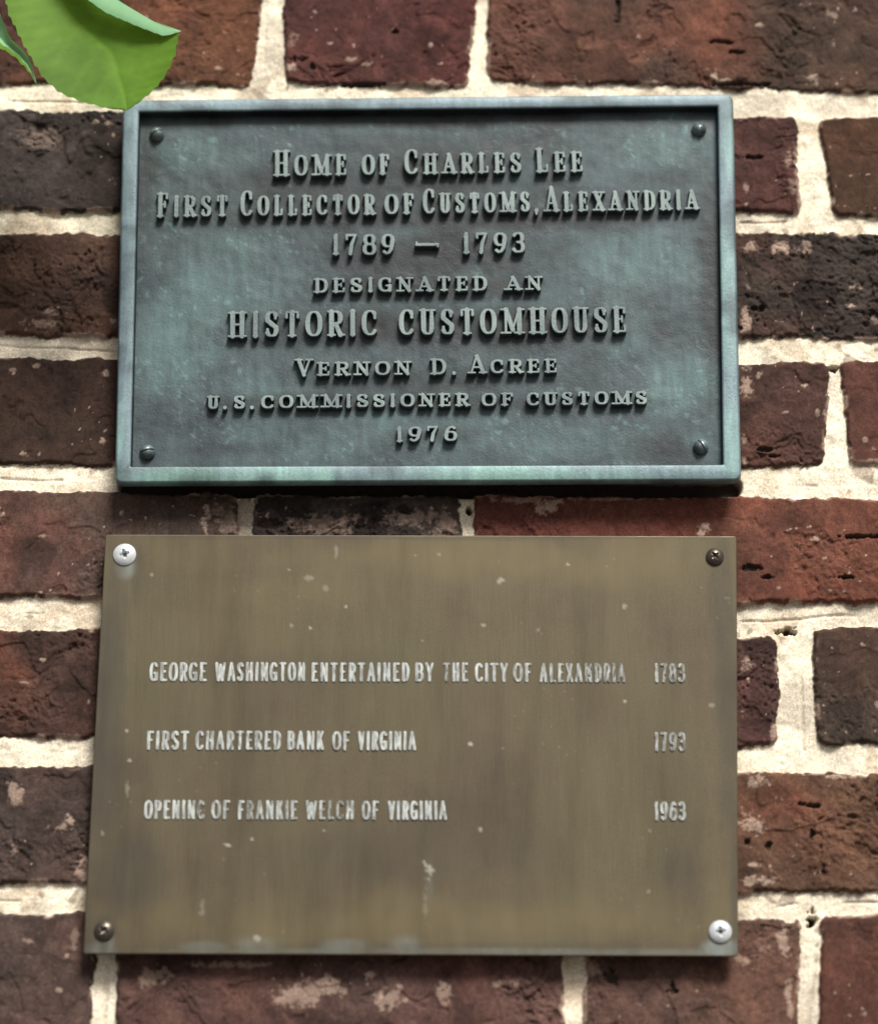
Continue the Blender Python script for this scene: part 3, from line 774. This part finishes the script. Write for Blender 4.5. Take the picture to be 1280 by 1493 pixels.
for i, L in enumerate(LINES):
    adopt(set_line('lettering', L, YL - .003, YL, M_CAST, None, True, RS, HL, BV, seed=i), plaque)

# ------------------------------------------------------------------ screws
def screw_mesh(c, r, h, cross=None, slot=None, ang=0.0, flat=2.0, rings=30, seg=112):
    """domed head on the plane at c; cross = (arm half width, arm length, depth)"""
    V = []; F = []
    rad = np.concatenate([np.linspace(0, .96, rings), [.985, 1.0, 1.0]])
    for k, q in enumerate(rad):
        last = k == len(rad) - 1
        for j in range(seg):
            a = 2 * math.pi * j / seg
            x, z = q * r * math.cos(a), q * r * math.sin(a)
            y = 0.0 if last else h * (.25 + .75 * max(0, 1 - q ** flat)) if q < .99 else h * .12
            ca, sa = math.cos(ang), math.sin(ang)
            u, v_ = x * ca + z * sa, -x * sa + z * ca
            if cross:
                wd, ln, dp = cross
                m = 0
                for (p_, q_) in ((u, v_), (v_, u)):
                    t_ = max(0, 1 - abs(p_) / ln)
                    m = max(m, min(1, max(0, (wd * (.35 + .65 * t_) - abs(q_)) / .00025 + .5)) * (1 if abs(p_) < ln else 0) * (.35 + .65 * t_))
                y -= dp * m
            if slot: y -= slot[1] * min(1, max(0, (slot[0] - abs(v_)) / .0002 + .5))
            V.append((c[0] + x, c[1] - y, c[2] + z))
    for k in range(len(rad) - 1):
        for j in range(seg):
            a, b = k * seg + j, k * seg + (j + 1) % seg
            F.append((a, a + seg, b + seg, b))
    return np.array(V), F

for (px, py, an) in ((229, 194, .5), (1019, 187, 1.2), (215, 658, .25), (1022, 650, 2.1)):
    V, F = screw_mesh(P(px, py, Y_FIELD - .0025), .0043, .0052, None, (.0005, .0014), an, flat=2.6)
    V[:, 1] += .0025
    adopt(mesh_obj('screw', V, F, M_BOLT), plaque)

# ------------------------------------------------------------------ brass plate
Y_PF, Y_PB = -.0108, -.0082
plate = bpy.data.objects.new('brass_plate', None); COL.objects.link(plate)
plate.location = tuple(P(602, 1390, -.005))
tag(plate, 'flat brown tarnished brass plate engraved in white with three lines and dates', 'plate')
bpy.context.view_layer.update()
qp = quad([(154, 779), (1073.5, 781.5), (1076, 1394.5), (121.5, 1391)], Y_PF)
SPK = [(420, 830, 4, 3, .8), (450, 842, 8, 6, .35), (505, 884, 4, 3, .9), (475, 858, 6, 6, .3), (452, 916, 3, 3, .85), (425, 912, 3, 4, .5), (615, 934, 3, 2, .6), (827, 823, 5, 3, .8), (729, 847, 8, 8, .6), (704, 911, 6, 5, .5), (911, 885, 4, 6, .5), (910, 1022, 4, 4, .9),
       (686, 1085, 4, 3, .95), (700, 1209, 4, 4, .7), (473, 1210, 4, 3, .85), (333, 1232, 7, 3.5, .95), (368, 1224, 3, 3, .8), (377, 1253, 4, 4, .7), (327, 1253, 3, 5, .5), (627, 1272, 10, 14, .95), (620, 1262, 5, 8, .7), (189, 1108, 5, 4, .8), (185, 1065, 3, 3, .7), (186, 1150, 4, 14, .4), (620, 1320, 4, 30, .22),
       (222, 838, 4, 4, .5), (945, 1300, 5, 4, .45), (375, 1368, 6, 6, .7), (150, 1215, 5, 6, .4), (1037, 1029, 5, 5, .4), (785, 918, 6, 3, .4), (606, 810, 4, 3, .4), (640, 808, 4, 3, .4), (490, 805, 3, 20, .3), (295, 1325, 6, 14, .3), (946, 1080 + 130, 4, 6, .35)]
PATB = [(182, 826, 17, 22, .85), (1056, 1382, 34, 14, .75), (380, 1378, 40, 20, .55), (510, 1380, 50, 14, .55), (590, 1380, 30, 22, .6), (640, 1386, 420, 5, .45), (150, 1385, 26, 14, .4), (870, 1388, 260, 7, .35), (160, 1375, 10, 14, .4), (300, 1382, 40, 10, .35), (627, 1300, 7, 50, .2)]
DRB = [(640, 784, 470, 5, .35), (127, 1385, 12, 60, .5), (1074, 1390, 10, 200, .45), (1042, 835, 7, 26, .35), (152, 1378, 8, 16, .5), (200, 840, 10, 60, .25), (160, 1010, 26, 260, .55), (190, 1270, 60, 70, .45), (640, 1384, 470, 12, .3), (1058, 1000, 22, 260, .45), (990, 1270, 40, 50, .35), (150, 1355, 22, 26, .4), (430, 980, 200, 40, .2), (600, 1240, 260, 50, .18)]
def speckf(x, z):
    o_ = np.zeros_like(x); s = DIST / FPX
    nn = (fbm(x, z, .0024, 3, 41) - .5) * 2.2
    for (px, py, rx, rz, k) in SPK:
        c = P(px, py, Y_PF)
        o_ = np.maximum(o_, k * (1 - sstep(.5, 1.1, np.hypot((x - c[0]) / (rx * s * .68), (z - c[2]) / (rz * s * .68)) + nn)))
    return np.maximum(o_, sstep(.95, .98, vnoise(x, z, .0014, .0014, 45)) * sstep(.60, .7, vnoise(x, z, .03, seed=46)) * .25)
V, F, at = sheet(inset(qp, .0006), Y_PF, .00085, lambda x, z: (fbm(x, z, .09, 2, 33) - .5) * .0006,
                 {'patina': lambda x, z: blobs(x, z, PATB, Y_PF, .35, 37) * (.5 + .9 * fbm(x, z, .004, 3, 39, cz=.016)),
                  'dirt_shade': lambda x, z: blobs(x, z, DRB, Y_PF, .35, 43) * (.7 + .6 * fbm(x, z, .004, 3, 47, cz=.02)),
                  'speck': speckf,
                 'gold': lambda x, z: blobs(x, z, [(600, 810, 520, 40, .7), (420, 860, 200, 50, .5), (640, 1345, 500, 34, .8), (860, 1340, 260, 40, .5), (330, 920, 160, 60, .35), (1050, 1320, 30, 60, .5), (160, 830, 40, 40, .5)], Y_PF, .9, 67, .55) * (.6 + .7 * fbm(x, z, .006, 3, 69, cz=.03))})
nf = len(V)
lp = [(rounded(inset(qp, .0004), .0015), Y_PB), (rounded(inset(qp, 0), .0015), Y_PF + .0007), (rounded(inset(qp, .0003), .0013), Y_PF + .0001), (rounded(inset(qp, .0012), .001), Y_PF + .0004)]
V2, F2 = loft(lp, cap_first=True)
Vall = np.concatenate([V, V2]); Fall = [tuple(f) for f in F.tolist()] + [tuple(i + nf for i in f) for f in F2]
for k_ in at: at[k_] = ('FLOAT', np.concatenate([at[k_][1].ravel(), np.zeros(len(V2))]))
adopt(mesh_obj('sheet', Vall, Fall, M_BRASS, attrs=at), plate)

def wear_fn(fade):
    """paint lost in upright streaks; fade maps (word, letter index) to the amount lost"""
    def wear(txt, i, H, W, rr):
        sd = rr.randint(0, 400); k = fade(txt, i) + rr.uniform(-.03, .05)
        def er(gx, gy):
            n = .62 * vnoise(gx, gy, .0007, .0030, 500 + sd % 7) + .38 * vnoise(gx + sd * .01, gy, .0016, .0020, 510 + sd % 5)
            return (k * .50 - n) * .0014
        return er
    return wear
FADE = {'ALEXANDRIA': lambda i: .28 + .016 * i, 'WASHINGTON': lambda i: .22 if i in (2, 3, 4) else .10, 'ENTERTAINED': lambda i: .22 if i in (2, 5) else .12, '1783': lambda i: (.32, .36, .42, .40)[i],
        '1793': lambda i: .36, '1963': lambda i: .30, 'THE': lambda i: (.42, .2, .2)[i], 'FRANKIE': lambda i: (.2, .40, .3, .2, .2, .36, .3)[i], 'WELCH': lambda i: (.16, .34, .40, .42, .30)[i], 'OPENING': lambda i: .42 if i == 6 else .18,
        'CHARTERED': lambda i: .26, 'OF': lambda i: .28}
wear = wear_fn(lambda t_, i: FADE.get(t_, lambda i: .15)(i))
ST, HR = 4.6, 3.8
TL = [
 [('GEORGE', 218, 302, 994), ('WASHINGTON', 313, 446, 994), ('ENTERTAINED', 453, 597, 994.5), ('BY', 604, 633, 994.5), ('THE', 645, 683, 994.5), ('CITY', 692, 741, 995), ('OF', 748, 776, 995), ('ALEXANDRIA', 786, 912, 995.5), ('1783', 953, 999, 995.5)],
 [('FIRST', 213, 276, 1094), ('CHARTERED', 285, 410, 1094), ('BANK', 418, 473, 1094), ('OF', 484, 511, 1094.5), ('VIRGINIA', 521, 607, 1094.5), ('1793', 953, 1000, 1096)],
 [('OPENING', 210, 299, 1195), ('OF', 308, 336, 1195), ('FRANKIE', 346, 434, 1195.5), ('WELCH', 445, 517, 1195.5), ('OF', 527, 553, 1196), ('VIRGINIA', 565, 652, 1196), ('1963', 953, 1000, 1197)]]
for i, L in enumerate(TL):
    wl = [(t_, a_, b_, y_ - .6, y_ - .6, 27.5, 27.5, ST, HR) for t_, a_, b_, y_ in L]
    for part in (wl[:-1], wl[-1:]): adopt(set_line('lettering', part, Y_PF - .0004, Y_PF - .0004, M_PAINT, None, False, .00014, .00012, .0003, wear, seed=60 + i, lose=lambda t_, i: .8 * FADE.get(t_, lambda i: .15)(i)), plate)
for (px, py, r, white, an) in ((182, 808, 16.6, True, .30), (1050, 1358, 15.8, True, .15), (1042, 811, 13, False, .7), (152, 1357, 14, False, .9)):
    V, F = screw_mesh(P(px, py, Y_PF - .0012), r * DIST / FPX, .0022 if white else .0026, (.0012, .0027, .0030) if white else (.0010, .0024, .0018), None, an, flat=3.0 if white else 2.2)
    V[:, 1] += .0011
    o = adopt(mesh_obj('screw', V, F, M_SCREW_W if white else M_SCREW_D), plate)
    if white: o['label'] = 'new bright zinc cross-head screw'
    else: o['label'] = 'old dark tarnished cross-head screw'

# ------------------------------------------------------------------ twig with two leaves hanging in at the top left corner
Y_LF = -.10
def resample(pts, n):
    pts = np.array(pts, float); d = np.r_[0, np.cumsum(np.linalg.norm(np.diff(pts, axis=0), axis=1))]
    t_ = np.linspace(0, d[-1], n)
    return np.stack([np.interp(t_, d, pts[:, k]) for k in range(pts.shape[1])], -1)
def smooth(p_, it=2):
    for _ in range(it):
        q = p_.copy(); q[1:-1] = .25 * p_[:-2] + .5 * p_[1:-1] + .25 * p_[2:]; p_ = q
    return p_
def blade(left, right, n, m, cup, tilt, serr, seed, flap=None, mats=None):
    """leaf blade between two outlines in photograph pixels, cupped and toothed; flap = folded-over margin"""
    rr = np.random.RandomState(seed)
    l = smooth(resample(left, n)); r_ = smooth(resample(right, n))
    tooth = lambda a: ((np.arange(n) * a) % 1.0 - .5) * serr * np.minimum(1, np.sin(np.linspace(0, math.pi, n)) * 3)
    l = l + np.stack([-tooth(.27), tooth(.27) * .6], -1); r_ = r_ + np.stack([tooth(.27), tooth(.27) * .6], -1)
    V = []; vein = []
    for i in range(n):
        t_ = i / (n - 1)
        for j in range(m):
            s = j / (m - 1)
            pxy = l[i] * (1 - s) + r_[i] * s
            e = 2 * s - 1
            y = Y_LF - cup * (e * e - .5) * math.sin(math.pi * min(1, t_ * 1.02)) - tilt * (t_ - .5) + .0005 * math.sin(t_ * 22 + abs(e) * 5) * abs(e)
            y += .0005 * max(0, 1 - abs(e) * 7)
            V.append(P(pxy[0], pxy[1], y))
            ph = (t_ * 9 - abs(e) * 1.6) % 1.0
            vein.append(max(0, 1 - abs(e) * 14) * .35 + max(0, 1 - abs(ph - .5) * 9) * .16 * (abs(e) < .9))
    F = [(i * m + j, i * m + j + 1, (i + 1) * m + j + 1, (i + 1) * m + j) for i in range(n - 1) for j in range(m - 1)]
    fm = [0] * len(F)
    if flap:
        crest, free, lift = flap
        a = smooth(resample(crest, n)); b = smooth(resample(free, n)); b = b + np.stack([tooth(.21) * .3, tooth(.21) * .5], -1)
        k0 = len(V); mm_ = 7
        for i in range(n):
            for j in range(mm_):
                s = j / (mm_ - 1)
                pxy = a[i] * (1 - s) + b[i] * s
                yb = Y_LF - cup * .5 - .001
                V.append(P(pxy[0], pxy[1], yb - lift * math.sin(s * 1.9) * (math.sin(math.pi * (i / (n - 1)) ** .7) + .15)))
                vein.append(0)
        ff = [(k0 + i * mm_ + j, k0 + i * mm_ + j + 1, k0 + (i + 1) * mm_ + j + 1, k0 + (i + 1) * mm_ + j) for i in range(n - 1) for j in range(mm_ - 1)]
        F += ff; fm += [1] * len(ff)
    return np.array(V), F, fm, np.array(vein)
def tube(path, rad, name, mat, parent, seg=8):
    path = np.array(path, float); V = []; F = []
    rad = np.broadcast_to(rad, (len(path),))
    for i, p_ in enumerate(path):
        d = path[min(i + 1, len(path) - 1)] - path[max(i - 1, 0)]; d /= np.linalg.norm(d)
        u = np.cross(d, [0, 1, .01] if abs(d[1]) < .9 else [1, 0, 0]); u /= np.linalg.norm(u); v_ = np.cross(d, u)
        for k in range(seg):
            a = 2 * math.pi * k / seg
            V.append(p_ + rad[i] * (u * math.cos(a) + v_ * math.sin(a)))
    for i in range(len(path) - 1):
        for k in range(seg):
            F.append((i * seg + k, i * seg + (k + 1) % seg, (i + 1) * seg + (k + 1) % seg, (i + 1) * seg + k))
    F += [tuple(range(seg))[::-1], tuple(range((len(path) - 1) * seg, len(path) * seg))]
    return adopt(mesh_obj(name, np.array(V), F, mat), parent)
twig = bpy.data.objects.new('leafy_twig', None); COL.objects.link(twig)
tw0 = P(40, -190, Y_LF)
twig.location = tuple(tw0)
tag(twig, 'bright green leafy twig hanging into the top left corner in front of the brick wall', 'twig')
bpy.context.view_layer.update()
# the twig comes down from a climber on top of the wall
path = [tw0 + np.array([0, 0, 0]), tw0 + np.array([-.02, .005, .06]), tw0 + np.array([-.07, .01, .22]), tw0 + np.array([-.12, .03, .5])]
path += [np.array([-.42, -.06, WZ1 - .12]), np.array([-.40, .0, WZ1 + .03]), np.array([-.36, .16, WZ1 + .012])]
path = smooth(resample(path, 60), 6)
tube(path, np.linspace(.0011, .0035, 60), 'stem', M_TWIG, twig)
L1 = [(60, -130), (18, -80), (4, -20), (14, 22), (30, 55), (50, 92), (66, 116), (88, 136), (122, 149), (155, 158), (186, 161)]
R1 = [(60, -130), (110, -80), (150, -20), (185, 8), (222, 30), (262, 46), (257, 78), (246, 102), (230, 126), (208, 146), (186, 161)]
V, F, fm, vein = blade(L1, R1, 90, 31, .008, .012, 3.2, 1,
    flap=([(40, -90), (104, -76), (150, -14), (185, 8), (222, 30), (264, 45)], [(40, -86), (88, -52), (118, -8), (154, 18), (200, 38), (240, 53), (264, 46)], .0018))
lf = adopt(mesh_obj('leaf', V, F, [M_LEAF, M_LEAFB], fmat=fm, attrs={'vein': ('FLOAT', vein)}), twig)
lf['label'] = 'broad green leaf with its pale margin folded over'
L2 = [(-170, -60), (-110, 30), (-40, 62), (0, 74), (22, 86), (40, 104), (52, 122), (58, 136)]
R2 = [(-170, -60), (-110, -80), (-50, -40), (-8, 4), (6, 34), (16, 60), (36, 78), (46, 92), (58, 136)]
V, F, fm, vein = blade(L2, R2, 70, 15, .006, .006, 2.5, 2)
V[:, 1] -= .004
fm = [0 if (k % 14) < 4 else 1 for k in range(len(F))]
lf = adopt(mesh_obj('leaf', V, F, [M_LEAF, M_LEAFB], fmat=fm, attrs={'vein': ('FLOAT', vein * 0)}), twig)
lf['label'] = 'narrow leaf tip showing its pale underside and green edge'
for base in ((60, -130), (-170, -60)):
    b = P(base[0], base[1], Y_LF - (.006 if base[0] > 0 else .001))
    top = path[2] if base[0] > 0 else path[6]
    mid = (b + top) / 2 + np.array([0, -.004, .004])
    tube(smooth(resample([b, mid, top], 10), 2), .0007, 'petiole', M_TWIG, twig)

# spacer studs that carry both plates off the wall
for parent, yb, spots in ((plaque, Y_BACK, ((229, 194), (1019, 187), (215, 658), (1022, 650))), (plate, Y_PB, ((182, 808), (1050, 1358), (1042, 811), (152, 1357)))):
    for px, py in spots:
        c = P(px, py, yb)
        tube([c + np.array([0, -.0004, 0]), c + np.array([0, -yb + .006, 0])], .0035, 'mounting_stud', M_SCREW_D, parent, 16)
